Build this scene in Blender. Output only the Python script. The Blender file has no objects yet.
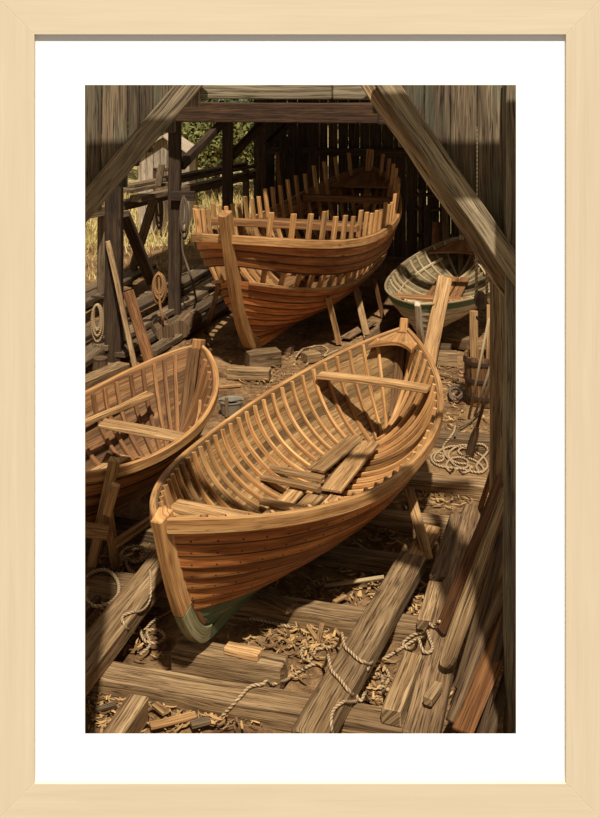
import bpy, bmesh, math, random
from mathutils import Vector, Matrix, noise as mnoise
R = random.Random(7)
S = bpy.context.scene
COL = S.collection
V = Vector
# ------------------------------------------------------------------ camera model
F, H, HY, CX = 1000.0, 3.5, 70.0, 300.0
def at(px, py, Z=0.0):                 # pixel + height -> point
    Y = F * (H - Z) / (py - HY)
    return V(((px - CX) * Y / F, Y, Z))
def atY(px, py, Y):                    # pixel + distance -> point
    return V(((px - CX) * Y / F, Y, H - (py - HY) * Y / F))
AX = V((0.259, 0.966, 0)); BX = V((0.966, -0.259, 0))     # shed length / width directions
# ------------------------------------------------------------------ materials
MATS = {}
def nodes(name):
    m = bpy.data.materials.new(name); m.use_nodes = True
    nt = m.node_tree; nt.nodes.clear()
    out = nt.nodes.new('ShaderNodeOutputMaterial')
    b = nt.nodes.new('ShaderNodeBsdfPrincipled')
    nt.links.new(b.outputs[0], out.inputs[0])
    MATS[name] = m
    return m, nt, b
class NT:
    def __init__(s, nt): s.nt = nt
    def n(s, t, **k):
        o = s.nt.nodes.new(t)
        for a, b in k.items(): setattr(o, a, b)
        return o
    def put(s, sock, v):
        if hasattr(v, 'is_output') or isinstance(v, bpy.types.NodeSocket): s.nt.links.new(v, sock)
        elif v is not None: sock.default_value = v
    def math(s, op, a, b=None, c=None, clamp=False):
        o = s.n('ShaderNodeMath', operation=op, use_clamp=clamp)
        s.put(o.inputs[0], a); s.put(o.inputs[1], b)
        if c is not None: s.put(o.inputs[2], c)
        return o.outputs[0]
    def noise(s, vec, sc, det=4, rough=.6, dist=0):
        o = s.n('ShaderNodeTexNoise'); s.put(o.inputs['Vector'], vec)
        o.inputs['Scale'].default_value = sc; o.inputs['Detail'].default_value = det
        o.inputs['Roughness'].default_value = rough; o.inputs['Distortion'].default_value = dist
        return o.outputs['Fac']
    def ramp(s, f, stops, interp='LINEAR'):
        o = s.n('ShaderNodeValToRGB'); s.put(o.inputs[0], f); o.color_ramp.interpolation = interp
        e = o.color_ramp.elements
        while len(e) < len(stops): e.new(.5)
        for q, (p, c) in zip(e, stops):
            q.position = p; q.color = (*c, 1) if len(c) == 3 else c
        return o.outputs[0]
    def mix(s, f, a, b, mode='MIX'):
        o = s.n('ShaderNodeMix', data_type='RGBA', blend_type=mode)
        s.put(o.inputs[0], f); s.put(o.inputs[6], a if not isinstance(a, tuple) else (*a, 1)); s.put(o.inputs[7], b if not isinstance(b, tuple) else (*b, 1))
        return o.outputs[2]
    def comb(s, x, y, z):
        o = s.n('ShaderNodeCombineXYZ'); s.put(o.inputs[0], x); s.put(o.inputs[1], y); s.put(o.inputs[2], z); return o.outputs[0]
    def sep(s, v):
        o = s.n('ShaderNodeSeparateXYZ'); s.put(o.inputs[0], v); return o.outputs
def wood(name, dark, mid, light, vary=.45, streak=.7, rough=.75, nails=0, bump=.5, paint=None, wear=.5, fine=1.0, hue=None, knots=.75, seam=0, crack=.8):
    m, nt, b = nodes(name); k = NT(nt)
    uv = k.n('ShaderNodeTexCoord').outputs['UV']
    u, v, _ = k.sep(uv)
    geo = k.n('ShaderNodeNewGeometry').outputs['Random Per Island']
    oi = k.n('ShaderNodeObjectInfo').outputs['Random']
    rnd = k.math('FRACT', k.math('ADD', geo, oi))
    z = k.math('MULTIPLY', rnd, 40.0)
    wob = k.noise(k.comb(k.math('MULTIPLY', u, 1.3), k.math('MULTIPLY', v, 5.0), z), 1.0, 2)
    vv = k.math('ADD', v, k.math('MULTIPLY', k.math('SUBTRACT', wob, .5), .06))
    g1 = k.noise(k.comb(k.math('MULTIPLY', u, 1.1 * fine), k.math('MULTIPLY', vv, 26.0 * fine), z), 1.0, 5, .65, .3)
    g2 = k.noise(k.comb(k.math('MULTIPLY', u, 4.0 * fine), k.math('MULTIPLY', vv, 120.0 * fine), z), 1.0, 3, .6)
    g3 = k.noise(k.comb(k.math('MULTIPLY', u, 1.5), k.math('MULTIPLY', v, 3.0), k.math('ADD', z, 9.0)), 1.0, 3)
    f = k.math('ADD', k.math('MULTIPLY', g1, .75), k.math('MULTIPLY', g2, .25))
    c = k.ramp(f, [(.30, dark), (.47, mid), (.62, light), (.8, tuple(min(1, x * 1.12) for x in light))])
    # fine dark checks along the grain
    ck = k.math('MULTIPLY', k.ramp(g2, [(.33, (1, 1, 1)), (.45, (0, 0, 0))]), streak)
    c = k.mix(ck, c, tuple(x * .55 for x in dark))
    # knots
    vo = k.n('ShaderNodeTexVoronoi'); k.put(vo.inputs['Vector'], k.comb(k.math('MULTIPLY', u, 1.7), k.math('MULTIPLY', vv, 6.0), z)); vo.inputs['Scale'].default_value = 1.0
    kn = k.ramp(vo.outputs['Distance'], [(.05, (1, 1, 1)), (.13, (0, 0, 0))])
    c = k.mix(k.math('MULTIPLY', kn, knots), c, tuple(x * .6 for x in dark))
    if crack:
        cr = k.noise(k.comb(k.math('MULTIPLY', u, 1.0), k.math('MULTIPLY', vv, 48.0), k.math('ADD', z, 17.0)), 1.0, 3, .55, .2)
        cm = k.ramp(k.math('ABSOLUTE', k.math('SUBTRACT', cr, .5)), [(.006, (1, 1, 1)), (.022, (0, 0, 0))])
        c = k.mix(k.math('MULTIPLY', cm, crack), c, tuple(x * .4 for x in dark))
    # blotches and piece to piece tone
    c = k.mix(k.math('MULTIPLY', k.ramp(g3, [(.45, (0, 0, 0)), (.7, (1, 1, 1))]), .35), c, dark)
    if hue is not None:
        g4 = k.noise(k.comb(k.math('MULTIPLY', u, 2.2), k.math('MULTIPLY', v, 9.0), k.math('ADD', z, 3.0)), 1.0, 4)
        c = k.mix(k.math('MULTIPLY', k.ramp(g4, [(.47, (0, 0, 0)), (.62, (1, 1, 1))]), .55), c, hue)
    if paint is not None:
        g5 = k.noise(k.comb(k.math('MULTIPLY', u, 3.0), k.math('MULTIPLY', v, 22.0), k.math('ADD', z, 5.0)), 1.0, 5, .7)
        pm = k.ramp(g5, [(wear - .06, (0, 0, 0)), (wear + .06, (1, 1, 1))])
        pc = k.mix(g2, paint, tuple(x * .72 for x in paint))
        c = k.mix(pm, c, pc)
    val = k.math('ADD', k.math('MULTIPLY', k.math('SUBTRACT', rnd, .5), vary * 1.6), 1.0)
    c = k.mix(1.0, c, k.comb(val, val, k.math('MULTIPLY', val, .97)), 'MULTIPLY')
    if nails:
        du = k.math('MULTIPLY', k.math('SUBTRACT', k.math('FRACT', k.math('DIVIDE', u, nails)), .5), nails)
        dv = k.math('SUBTRACT', k.math('FRACT', v), .022)
        d = k.math('SQRT', k.math('ADD', k.math('MULTIPLY', du, du), k.math('MULTIPLY', dv, dv)))
        nm = k.math('LESS_THAN', d, .0065)
        c = k.mix(k.math('MULTIPLY', nm, .9), c, (.03, .015, .008))
    if seam:  # tarred seam line per strake, with the weak lap shadow painted into it
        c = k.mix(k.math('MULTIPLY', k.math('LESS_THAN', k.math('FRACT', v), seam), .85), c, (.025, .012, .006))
    k.put(b.inputs['Base Color'], c)
    b.inputs['Roughness'].default_value = rough
    b.inputs['Specular IOR Level'].default_value = .25
    bp = k.n('ShaderNodeBump'); bp.inputs['Strength'].default_value = bump; bp.inputs['Distance'].default_value = .01
    k.put(bp.inputs['Height'], f); nt.links.new(bp.outputs[0], b.inputs['Normal'])
    return m
def plain(name, col, rough=.6, metal=0, nscale=None, col2=None):
    m, nt, b = nodes(name); k = NT(nt)
    if nscale:
        oc = k.n('ShaderNodeTexCoord').outputs['Object']
        k.put(b.inputs['Base Color'], k.mix(k.noise(oc, nscale, 5), col, col2))
    else: b.inputs['Base Color'].default_value = (*col, 1)
    b.inputs['Roughness'].default_value = rough; b.inputs['Metallic'].default_value = metal
    return m
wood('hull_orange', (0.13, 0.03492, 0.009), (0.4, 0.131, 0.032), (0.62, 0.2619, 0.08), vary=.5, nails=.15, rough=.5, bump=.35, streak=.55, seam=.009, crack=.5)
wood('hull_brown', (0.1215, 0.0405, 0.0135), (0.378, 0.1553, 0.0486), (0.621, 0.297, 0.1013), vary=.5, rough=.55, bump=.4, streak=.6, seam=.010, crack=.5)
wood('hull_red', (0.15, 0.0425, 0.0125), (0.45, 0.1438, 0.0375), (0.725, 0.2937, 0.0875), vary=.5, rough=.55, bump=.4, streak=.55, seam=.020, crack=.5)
wood('rail_light', (0.1581, 0.06054, 0.01882), (0.4092, 0.1946, 0.06417), (0.5766, 0.32, 0.1241), vary=.25, streak=.5, rough=.6, crack=.5)
wood('rib_wood', (0.16, 0.0646, 0.01995), (0.4, 0.19, 0.0627), (0.6, 0.3325, 0.1283), vary=.45, streak=.45, rough=.6, crack=.4)
wood('rib_brown', (0.08, 0.02949, 0.0104), (0.224, 0.097, 0.0336), (0.36, 0.1785, 0.068), vary=.45, streak=.5, rough=.6, crack=.5)
wood('rib_pale', (.15, .09, .04), (.36, .25, .125), (.55, .42, .24), vary=.35, streak=.5, crack=.5)
wood('plank_new', (0.1288, 0.05881, 0.02031), (0.3496, 0.1859, 0.0694), (0.5336, 0.32, 0.1397), vary=.4, streak=.7)
wood('inner_dark', (.05, .023, .009), (.15, .068, .024), (.25, .125, .047), vary=.4)
wood('timber', (0.0516, 0.02546, 0.01029), (0.2279, 0.1314, 0.05697), (0.4128, 0.2669, 0.1305), vary=.5, streak=.9, bump=.9)
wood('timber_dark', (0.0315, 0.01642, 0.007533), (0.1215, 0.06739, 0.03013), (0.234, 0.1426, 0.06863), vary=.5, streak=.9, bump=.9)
wood('timber_orange', (0.0504, 0.01728, 0.00576), (0.1584, 0.0612, 0.01872), (0.2592, 0.1188, 0.0396), vary=.5, streak=.8, bump=.7)
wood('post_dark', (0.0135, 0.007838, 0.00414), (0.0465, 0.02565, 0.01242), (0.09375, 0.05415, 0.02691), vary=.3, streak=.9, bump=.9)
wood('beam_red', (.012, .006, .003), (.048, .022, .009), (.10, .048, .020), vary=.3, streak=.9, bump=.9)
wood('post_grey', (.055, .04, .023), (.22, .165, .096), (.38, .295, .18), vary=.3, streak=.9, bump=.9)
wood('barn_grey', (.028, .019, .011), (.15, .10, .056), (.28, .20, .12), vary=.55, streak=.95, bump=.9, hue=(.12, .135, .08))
wood('brace_grey', (.05, .033, .018), (.235, .168, .094), (.42, .31, .18), vary=.2, streak=.95, bump=.9)
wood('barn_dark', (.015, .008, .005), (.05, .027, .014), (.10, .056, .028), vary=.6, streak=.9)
wood('lumber_grey', (0.03825, 0.02144, 0.01028), (0.136, 0.08657, 0.04506), (0.255, 0.1731, 0.09486), vary=.5, streak=.9, bump=.8)
wood('hut_wood', (.16, .11, .07), (.38, .28, .19), (.54, .42, .30), vary=.3)
wood('paint_white', (.14, .09, .045), (.34, .235, .13), (.46, .35, .21), vary=.2, paint=(.52, .44, .31), wear=.46, rough=.6, seam=.008)
wood('paint_green', (.05, .045, .02), (.13, .125, .055), (.22, .20, .095), vary=.3, paint=(.065, .115, .058), wear=.46, rough=.55, seam=.008)
wood('paint_rail', (.06, .07, .035), (.08, .15, .08), (.12, .22, .12), vary=.2, paint=(.07, .165, .085), wear=.40, rough=.5)
wood('paint_pale', (.11, .09, .04), (.25, .21, .10), (.36, .31, .165), vary=.25, paint=(.17, .195, .115), wear=.52, rough=.55)
wood('frame_wood', (.65, .525, .365), (.685, .56, .40), (.71, .585, .425), vary=.03, streak=.05, rough=.5, bump=.03, fine=.6, knots=0, crack=0)
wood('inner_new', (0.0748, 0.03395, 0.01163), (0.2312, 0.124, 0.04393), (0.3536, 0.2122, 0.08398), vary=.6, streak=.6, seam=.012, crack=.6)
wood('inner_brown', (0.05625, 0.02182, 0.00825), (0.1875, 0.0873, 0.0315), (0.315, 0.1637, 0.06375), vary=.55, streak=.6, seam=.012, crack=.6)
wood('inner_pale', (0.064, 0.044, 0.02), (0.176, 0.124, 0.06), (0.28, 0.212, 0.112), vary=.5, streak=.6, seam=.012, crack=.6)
plain('mat_white', (.92, .92, .92), .9)
plain('bucket_metal', (.30, .255, .18), .6, .0, 9, (.15, .125, .085))
plain('iron', (.045, .038, .032), .55, .6, 14, (.09, .05, .03))
plain('dark_water', (.03, .028, .022), .2)
def rope_mat(name, c1, c2):
    m, nt, b = nodes(name); k = NT(nt)
    u, v, _ = k.sep(k.n('ShaderNodeTexCoord').outputs['UV'])
    w = k.math('SINE', k.math('ADD', k.math('MULTIPLY', u, 230.0), k.math('MULTIPLY', v, 12.566)))
    c = k.mix(k.math('MULTIPLY_ADD', w, .5, .5), c1, c2); k.put(b.inputs['Base Color'], c)
    b.inputs['Roughness'].default_value = .9
    bp = k.n('ShaderNodeBump'); bp.inputs['Strength'].default_value = .6; bp.inputs['Distance'].default_value = .004
    k.put(bp.inputs['Height'], w); nt.links.new(bp.outputs[0], b.inputs['Normal'])
rope_mat('rope', (.20, .115, .05), (.50, .35, .18))
rope_mat('rope_orange', (.16, .07, .02), (.42, .21, .07))
rope_mat('rope_dark', (.06, .038, .02), (.20, .13, .07))
def soil(name, cols, sc=1.0, bump=1.0):
    m, nt, b = nodes(name); k = NT(nt)
    oc = k.n('ShaderNodeTexCoord').outputs['Object']
    a = k.noise(oc, 2.2 * sc, 6, .65); d = k.noise(oc, 16 * sc, 6, .7, .4); e = k.noise(oc, 70 * sc, 3, .7)
    f = k.math('ADD', k.math('MULTIPLY', a, .45), k.math('ADD', k.math('MULTIPLY', d, .38), k.math('MULTIPLY', e, .17)))
    k.put(b.inputs['Base Color'], k.ramp(f, cols)); b.inputs['Roughness'].default_value = .95
    b.inputs['Specular IOR Level'].default_value = .1
    bp = k.n('ShaderNodeBump'); bp.inputs['Strength'].default_value = bump; bp.inputs['Distance'].default_value = .05
    k.put(bp.inputs['Height'], f); nt.links.new(bp.outputs[0], b.inputs['Normal'])
soil('dirt', [(.36, (.035, .018, .009)), (.46, (.13, .068, .03)), (.56, (.27, .155, .066)), (.68, (.42, .27, .125))])
soil('meadow', [(.36, (.16, .13, .04)), (.48, (.34, .26, .10)), (.58, (.52, .40, .18)), (.7, (.60, .48, .26))])
def varied(name, a, b_, rough=.85, trans=0):
    m, nt, b = nodes(name); k = NT(nt)
    g = k.n('ShaderNodeNewGeometry').outputs['Random Per Island']
    k.put(b.inputs['Base Color'], k.mix(g, a, b_)); b.inputs['Roughness'].default_value = rough
    b.inputs['Specular IOR Level'].default_value = .15
varied('chips', (.11, .052, .02), (.52, .31, .12))
varied('leaf_green', (.02, .035, .008), (.10, .125, .035))
varied('leaf_yellow', (.05, .055, .014), (.24, .21, .06))
varied('leaf_dark', (.012, .02, .007), (.05, .068, .022))
varied('straw', (.30, .22, .07), (.62, .48, .20))
# ------------------------------------------------------------------ mesh builder
class MB:
    def __init__(s): s.v = []; s.f = []; s.uv = []; s.mi = {}
    def face(s, idx, uvs): s.f.append(tuple(idx)); s.uv.append(list(uvs))
    def sweep(s, rings, us=None, vs=None, closed=True, cap=True, loop=False, v0=0.0, inner=()):
        """rings: list of lists of points (same count)"""
        n = len(rings[0]); base = len(s.v)
        for r in rings: s.v.extend([V(p) for p in r])
        if us is None:
            us = [0.0]
            for a, b in zip(rings, rings[1:]): us.append(us[-1] + (sum((V(p) for p in b), V()) / n - sum((V(p) for p in a), V()) / n).length)
        if vs is None:
            vs = [v0]; r = rings[len(rings) // 2]
            for i in range(n): vs.append(vs[-1] + (V(r[(i + 1) % n]) - V(r[i])).length)
        m = len(rings)
        for j in range(m if loop else m - 1):
            j2 = (j + 1) % m
            for i in range(n if closed else n - 1):
                i2 = (i + 1) % n
                if i in inner: s.mi[len(s.f)] = 1
                uj2 = us[j2] if j2 else us[-1] + (us[-1] - us[-2])
                s.face((base + j * n + i, base + j * n + i2, base + j2 * n + i2, base + j2 * n + i),
                       ((us[j], vs[i]), (us[j], vs[i + 1]), (uj2, vs[i + 1]), (uj2, vs[i])))
        if cap and closed and not loop:
            for j, rev in ((0, True), (m - 1, False)):
                ids = [base + j * n + i for i in range(n)]
                c = rings[j]; o = V(c[0])
                uvs = [(us[j] + (V(p) - o).length * .15, vs[0] + (V(p) - o).length) for p in c]
                if rev: ids = ids[::-1]; uvs = uvs[::-1]
                s.face(ids, uvs)
    def box(s, P, Q, w, h, up=V((0, 0, 1)), seg=1, jit=0.0, w2=None, h2=None, u0=0):
        P = V(P); Q = V(Q); x = (Q - P).normalized(); up = V(up)
        y = up.cross(x)
        if y.length < 1e-4: y = V((0, 1, 0)).cross(x)
        y.normalize(); z = x.cross(y)
        rings = []
        off = R.uniform(0, 50)
        for k in range(seg + 1):
            t = k / seg; c = P.lerp(Q, t); ww = w + ((w2 if w2 is not None else w) - w) * t; hh = h + ((h2 if h2 is not None else h) - h) * t
            r = []
            for q, (a, b) in enumerate(((-1, -1), (1, -1), (1, 1), (-1, 1))):
                ja = jit * mnoise.noise(V((t * (Q - P).length * 2.5 + off, q * 7.3, 0)))
                jb = jit * mnoise.noise(V((t * (Q - P).length * 2.5 + off, q * 7.3, 11)))
                r.append(c + y * (a * ww / 2 + ja) + z * (b * hh / 2 + jb))
            rings.append(r)
        s.sweep(rings, v0=R.uniform(0, 5), us=[R.uniform(0, 1) + (Q - P).length * k / seg for k in [0]] + [0] * seg if False else None)
    def tube(s, pts, r, n=8, loop=False, rr=None, cap=True):
        pts = [V(p) for p in pts]; m = len(pts); rings = []; up = None
        for i in range(m):
            if loop: t = pts[(i + 1) % m] - pts[i - 1]
            else: t = pts[min(i + 1, m - 1)] - pts[max(i - 1, 0)]
            t.normalize()
            if up is None:
                up = V((0, 0, 1)) if abs(t.z) < .9 else V((1, 0, 0))
            a = t.cross(up).normalized(); b = a.cross(t).normalized(); up = b
            q = r if rr is None else rr[i]
            rings.append([pts[i] + a * math.cos(2 * math.pi * k / n) * q + b * math.sin(2 * math.pi * k / n) * q for k in range(n)])
        s.sweep(rings, vs=[k / n for k in range(n + 1)], loop=loop, cap=cap)
    def lathe(s, prof, n=24, c=V((0, 0, 0))):
        rings = [[c + V((r * math.cos(2 * math.pi * k / n), r * math.sin(2 * math.pi * k / n), z)) for k in range(n)] for r, z in prof]
        us = [z for r, z in prof]
        rm = max(r for r, z in prof)
        s.sweep(rings, us=us, vs=[2 * math.pi * rm * k / n for k in range(n + 1)], cap=True)
    def build(s, name, mat, parent=None, bevel=0, smooth=False, loc=None, mtx=None, recalc=True, mat2=None):
        me = bpy.data.meshes.new(name)
        me.from_pydata([tuple(p) for p in s.v], [], s.f)
        uvl = me.uv_layers.new(name='UVMap')
        flat = [c for f in s.uv for c in f]
        i = 0
        for l, uv in zip(range(len(flat)), flat): uvl.data[l].uv = uv
        if recalc:
            bm = bmesh.new(); bm.from_mesh(me); bmesh.ops.recalc_face_normals(bm, faces=bm.faces); bm.to_mesh(me); bm.free()
        if smooth:
            for p in me.polygons: p.use_smooth = True
        me.materials.append(MATS[mat])
        if mat2:
            me.materials.append(MATS[mat2])
            for k_, v_ in s.mi.items(): me.polygons[k_].material_index = v_
        o = bpy.data.objects.new(name, me); COL.objects.link(o)
        if parent is not None: o.parent = parent
        if mtx is not None: o.matrix_world = mtx
        elif loc is not None: o.location = loc
        if bevel:
            b = o.modifiers.new('Bevel', 'BEVEL'); b.width = bevel; b.segments = 1; b.limit_method = 'ANGLE'
        return o
def tag(o, label, cat, group=None):
    o['label'] = label; o['category'] = cat
    if group: o['group'] = group
    return o
def struct(o): o['kind'] = 'structure'; return o
def empty(name, loc, label=None, cat=None, group=None, rz=0.0):
    o = bpy.data.objects.new(name, None); COL.objects.link(o); o.location = loc; o.rotation_euler = (0, 0, rz)
    o.empty_display_size = .1
    if label: tag(o, label, cat, group)
    return o
def beam(name, P, Q, w, h, mat, label=None, cat=None, group=None, up=(0, 0, 1), seg=None, jit=.006, bevel=.006, parent=None, w2=None, h2=None):
    """one timber from P to Q (centre line), object origin at P"""
    P = V(P); Q = V(Q); mb = MB()
    L = (Q - P).length
    mb.box(V((0, 0, 0)), Q - P, w, h, up, seg or max(2, int(L / .25)), jit, w2, h2)
    o = mb.build(name, mat, parent, bevel, loc=P)
    if label: tag(o, label, cat, group)
    return o
def lay(name, a, b, ztop, w, h, mat, label, cat, group=None, jit=.007, z2=None, **k):
    """timber lying flat: pixel ends of the top centre line at height ztop"""
    P = at(a[0], a[1], ztop); Q = at(b[0], b[1], ztop if z2 is None else z2)
    P.z -= h / 2; Q.z -= h / 2
    return beam(name, P, Q, w, h, mat, label, cat, group, jit=jit, **k)
def spline(pts, n=8, loop=False):
    pts = [V(p) for p in pts]; out = []; m = len(pts)
    for i in range(m if loop else m - 1):
        if loop: p0, p1, p2, p3 = pts[i - 1], pts[i], pts[(i + 1) % m], pts[(i + 2) % m]
        else: p0, p1, p2, p3 = pts[max(i - 1, 0)], pts[i], pts[i + 1], pts[min(i + 2, m - 1)]
        for k in range(n):
            t = k / n
            out.append(.5 * ((2 * p1) + (p2 - p0) * t + (2 * p0 - 5 * p1 + 4 * p2 - p3) * t * t + (3 * p1 - p0 - 3 * p2 + p3) * t ** 3))
    if not loop: out.append(pts[-1])
    return out
def rope(name, pts, r, mat, label, group=None, n=8, loop=False):
    o0 = V(pts[0]); mb = MB(); mb.tube([p - o0 for p in spline(pts, n, loop)], r, 7, loop)
    o = mb.build(name, mat, smooth=True, loc=o0)
    return tag(o, label, 'rope', group)
# ------------------------------------------------------------------ hulls
class Hull:
    def __init__(s, L, B, p, q, g, s0, sm, s1, kz, rake0, rake1, rocker=.04, full=.8, stem=.02):
        s.__dict__.update(locals())
    def breadth(s, w): return s.B * max(0, 1 - abs(2 * w ** s.g - 1) ** s.p) ** s.q
    def sheer(s, w):
        c = 1 - 2 * w; return s.sm + ((s.s0 if c > 0 else s.s1) - s.sm) * c * c
    def keel(s, w): return s.kz + s.rocker * abs(2 * w - 1) ** 3
    def m(s, w): return s.full * (1 - abs(2 * w - 1) ** 2.6)
    def x(s, w, t):
        e = 1 - max(0, t) ** .5
        a = s.rake0 * e; b = s.L - s.rake1 * e
        return a + w * (b - a)
    def P(s, w, t, side=1):
        m = s.m(w); th = min(t, 1) * math.pi / 2
        h = (1 - m) * t + m * (1 - math.cos(th) if t <= 1 else 1 + (t - 1) * 1.4)
        if w in (0, 1): h = t
        y = s.stem + s.breadth(w) * ((1 - m) * t ** .9 + m * math.sin(th) ** .92 if t > 0 else 0)
        k = s.keel(w)
        return V((s.x(w, t), side * y, k + (s.sheer(w) - k) * h))
    def N(s, w, t, side=1):
        w = min(max(w, .004), .996); t = min(max(t, .015), 1.0); e = .003
        a = s.P(w + e, t, 1) - s.P(w - e, t, 1); b = s.P(w, t, 1) - s.P(w, t - .012, 1)
        n = a.cross(b).normalized()
        if n.y < 0: n = -n
        if side < 0: n.y = -n.y
        return n
    def yin(s, w, z):                                   # inner half width at height z
        lo, hi = 0.0, 1.0
        for _ in range(24):
            t = (lo + hi) / 2
            if s.P(w, t).z < z: lo = t
            else: hi = t
        return s.P(w, lo).y - .02
    def strakes(s, idx, n, lap=.012, th=.016, nw=44, mb=None, sides=(1, -1)):
        mb = mb or MB()
        for side in sides:
            for i in idx:
                t0, t1 = i / n, (i + 1) / n; tm = (t0 + t1) / 2; rings = []; us = []
                tov = t1 + .12 / n if t1 < 1 else t1
                for j in range(nw + 1):
                    w = .5 - .5 * math.cos(math.pi * j / nw); w = .65 * (j / nw) + .35 * w
                    if j == 0: w = 0.0
                    if j == nw: w = 1.0
                    r = []
                    fade = min(1, min(w, 1 - w) / .03)
                    for t, o in ((t0, lap), (tm, lap * .55), (tov, .001)): r.append(s.P(w, t, side) + s.N(w, t, side) * o * (.35 + .65 * fade))
                    for t in (tov, tm, t0): r.append(s.P(w, t, side) - s.N(w, t, side) * th * fade)
                    rings.append(r); us.append(s.x(w, tm) + i * 3.17 + side)
                wd = (s.P(.5, t1, side) - s.P(.5, t0, side)).length
                b = float(i)
                mb.sweep(rings, us=us, vs=[b, b + wd * .5, b + wd, b + wd + .02, b + wd * 1.5 + .02, b + 2 * wd + .02, b + 2 * wd + .04], inner=(2, 3, 4))
        return mb
    def rib(s, w, wid=.03, dep=.028, top=1.0, ext=0.0, tmin=.05, nt=12, sides=(1, -1), flat=.03, inset=.018):
        mb = MB(); path = []
        half = []
        for side in sides:
            l = []
            if ext:
                n = s.N(w, 1, side); l.append((s.P(w, 1, side) + V((0, side * ext * .12, ext)) - n * inset, -V((n.x, n.y, 0)).normalized()))
            for k in range(nt + 1):
                t = top + (tmin - top) * k / nt
                n = s.N(w, t, side); l.append((s.P(w, t, side) - n * inset, -n))
            half.append(l)
        if len(sides) == 2:
            c = s.P(w, 0, 1); c.y = 0; c.z += flat
            path = half[0] + [(c, V((0, 0, 1)))] + half[1][::-1]
        else: path = half[0]
        rings = []
        xd = V((1, 0, 0))
        for p, n in path:
            d = (xd - n * xd.dot(n)).normalized()
            rings.append([p - d * wid / 2, p + d * wid / 2, p + d * wid / 2 + n * dep, p - d * wid / 2 + n * dep])
        mb.sweep(rings, v0=R.uniform(0, 4)); return mb
    def rail(s, side, o0, o1, z0, z1, w0=0.0, w1=1.0, n=44, t=1.0):
        mb = MB(); rings = []
        for j in range(n + 1):
            w = w0 + (w1 - w0) * j / n
            p = s.P(w, t, side); e = .004
            a = s.P(min(w + e, 1), t, side) - s.P(max(w - e, 0), t, side); a.z = 0; a.normalize()
            nn = V((a.y, -a.x, 0));  nn = nn if nn.y * side > 0 else -nn
            up = V((0, 0, 1))
            rings.append([p + nn * o0 + up * z0, p + nn * o1 + up * z0, p + nn * o1 + up * z1, p + nn * o0 + up * z1])
        mb.sweep(rings, v0=R.uniform(0, 4)); return mb
    def stempiece(s, end, h0, h1, wid, inn, out, n=16, ext=0.0, extlean=0.0):
        """end 0/1, from height fraction h0 (low) to h1 (top) + ext metres straight on"""
        mb = MB(); pts = []
        for k in range(n + 1):
            h = (math.sqrt(h0) + (math.sqrt(h1) - math.sqrt(h0)) * k / n) ** 2
            w = 0.0 if end == 0 else 1.0
            p = s.P(w, h); p.y = 0; pts.append(p)
        if ext: pts.append(pts[-1] + (pts[-1] - pts[-4]).normalized() * ext)
        rings = []
        for i, p in enumerate(pts):
            t = (pts[min(i + 1, len(pts) - 1)] - pts[max(i - 1, 0)])
            if i == 0 and h0 == 0: t = V(((-1 if end == 0 else 1), 0, .15))
            t.normalize(); o = V((t.z * (-1 if end == 0 else 1), 0, -abs(t.x)))
            o.normalize()
            rings.append([p - o * inn + V((0, -wid / 2, 0)), p + o * out + V((0, -wid * .36, 0)), p + o * out + V((0, wid * .36, 0)), p - o * inn + V((0, wid / 2, 0))])
        mb.sweep(rings, v0=R.uniform(0, 4)); return mb
    def keelpiece(s, wid=.06, up=.01, dn=.07):
        mb = MB(); rings = []
        for j in range(21):
            w = j / 20; p = V((s.x(w, 0), 0, s.keel(w)))
            rings.append([p + V((0, -wid / 2, up)), p + V((0, wid / 2, up)), p + V((0, wid * .4, -dn)), p + V((0, -wid * .4, -dn))])
        mb.sweep(rings); return mb
    def hook(s, end, depth, zoff=-.03, th=.03, conc=.35, t=1.0):
        """flat triangular knee filling the pointed end"""
        top = []; n = 8
        ws = [depth * k / n for k in range(n + 1)]
        if end: ws = [1 - w for w in ws]
        mb = MB(); rings = []
        for w in ws:
            p = s.P(w, t, 1); y = max(p.y - .02, .012)
            rings.append([V((p.x, -y, p.z + zoff)), V((p.x, y, p.z + zoff)), V((p.x, y, p.z + zoff + th)), V((p.x, -y, p.z + zoff + th))])
        mb.sweep(rings, v0=R.uniform(0, 4)); 
        # concave inner edge
        d = s.L * depth * conc * (1 if end == 0 else -1)
        base = len(mb.v)
        p = s.P(ws[-1], t, 1); y = p.y - .02; arc = []
        for k in range(11):
            a = -1 + 2 * k / 10; arc.append((a * y, abs(a) ** 1.7 * d))
        rings = [[V((p.x, yy, p.z + zoff)), V((p.x + dd, yy, p.z + zoff)), V((p.x + dd, yy, p.z + zoff + th)), V((p.x, yy, p.z + zoff + th))] for yy, dd in arc]
        mb.sweep(rings, v0=R.uniform(0, 4))
        return mb
    def thwart(s, w, dz, wid, th, over=0.0, bend=0.0):
        z = s.sheer(w) + dz; y = s.yin(w, z) - .03 + over; x = s.x(w, 1) * .6 + s.x(w, .5) * .4
        mb = MB(); rings = []
        for k in range(9):
            a = -1 + k / 4; b = bend * (1 - a * a)
            rings.append([V((x - wid / 2, a * y, z - th + b)), V((x + wid / 2, a * y, z - th + b)), V((x + wid / 2, a * y, z + b)), V((x - wid / 2, a * y, z + b))])
        mb.sweep(rings, v0=R.uniform(0, 4)); return mb
def boat_root(name, X0, Y0, X1, Y1, label):
    L = math.hypot(X1 - X0, Y1 - Y0); a = math.atan2(Y1 - Y0, X1 - X0)
    o = empty(name, (X0, Y0, 0), label, 'boat', None, a)
    return o, L
def lb(mb, P, Q, w, h, **k): mb.box(V(P), V(Q), w, h, **k)
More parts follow.
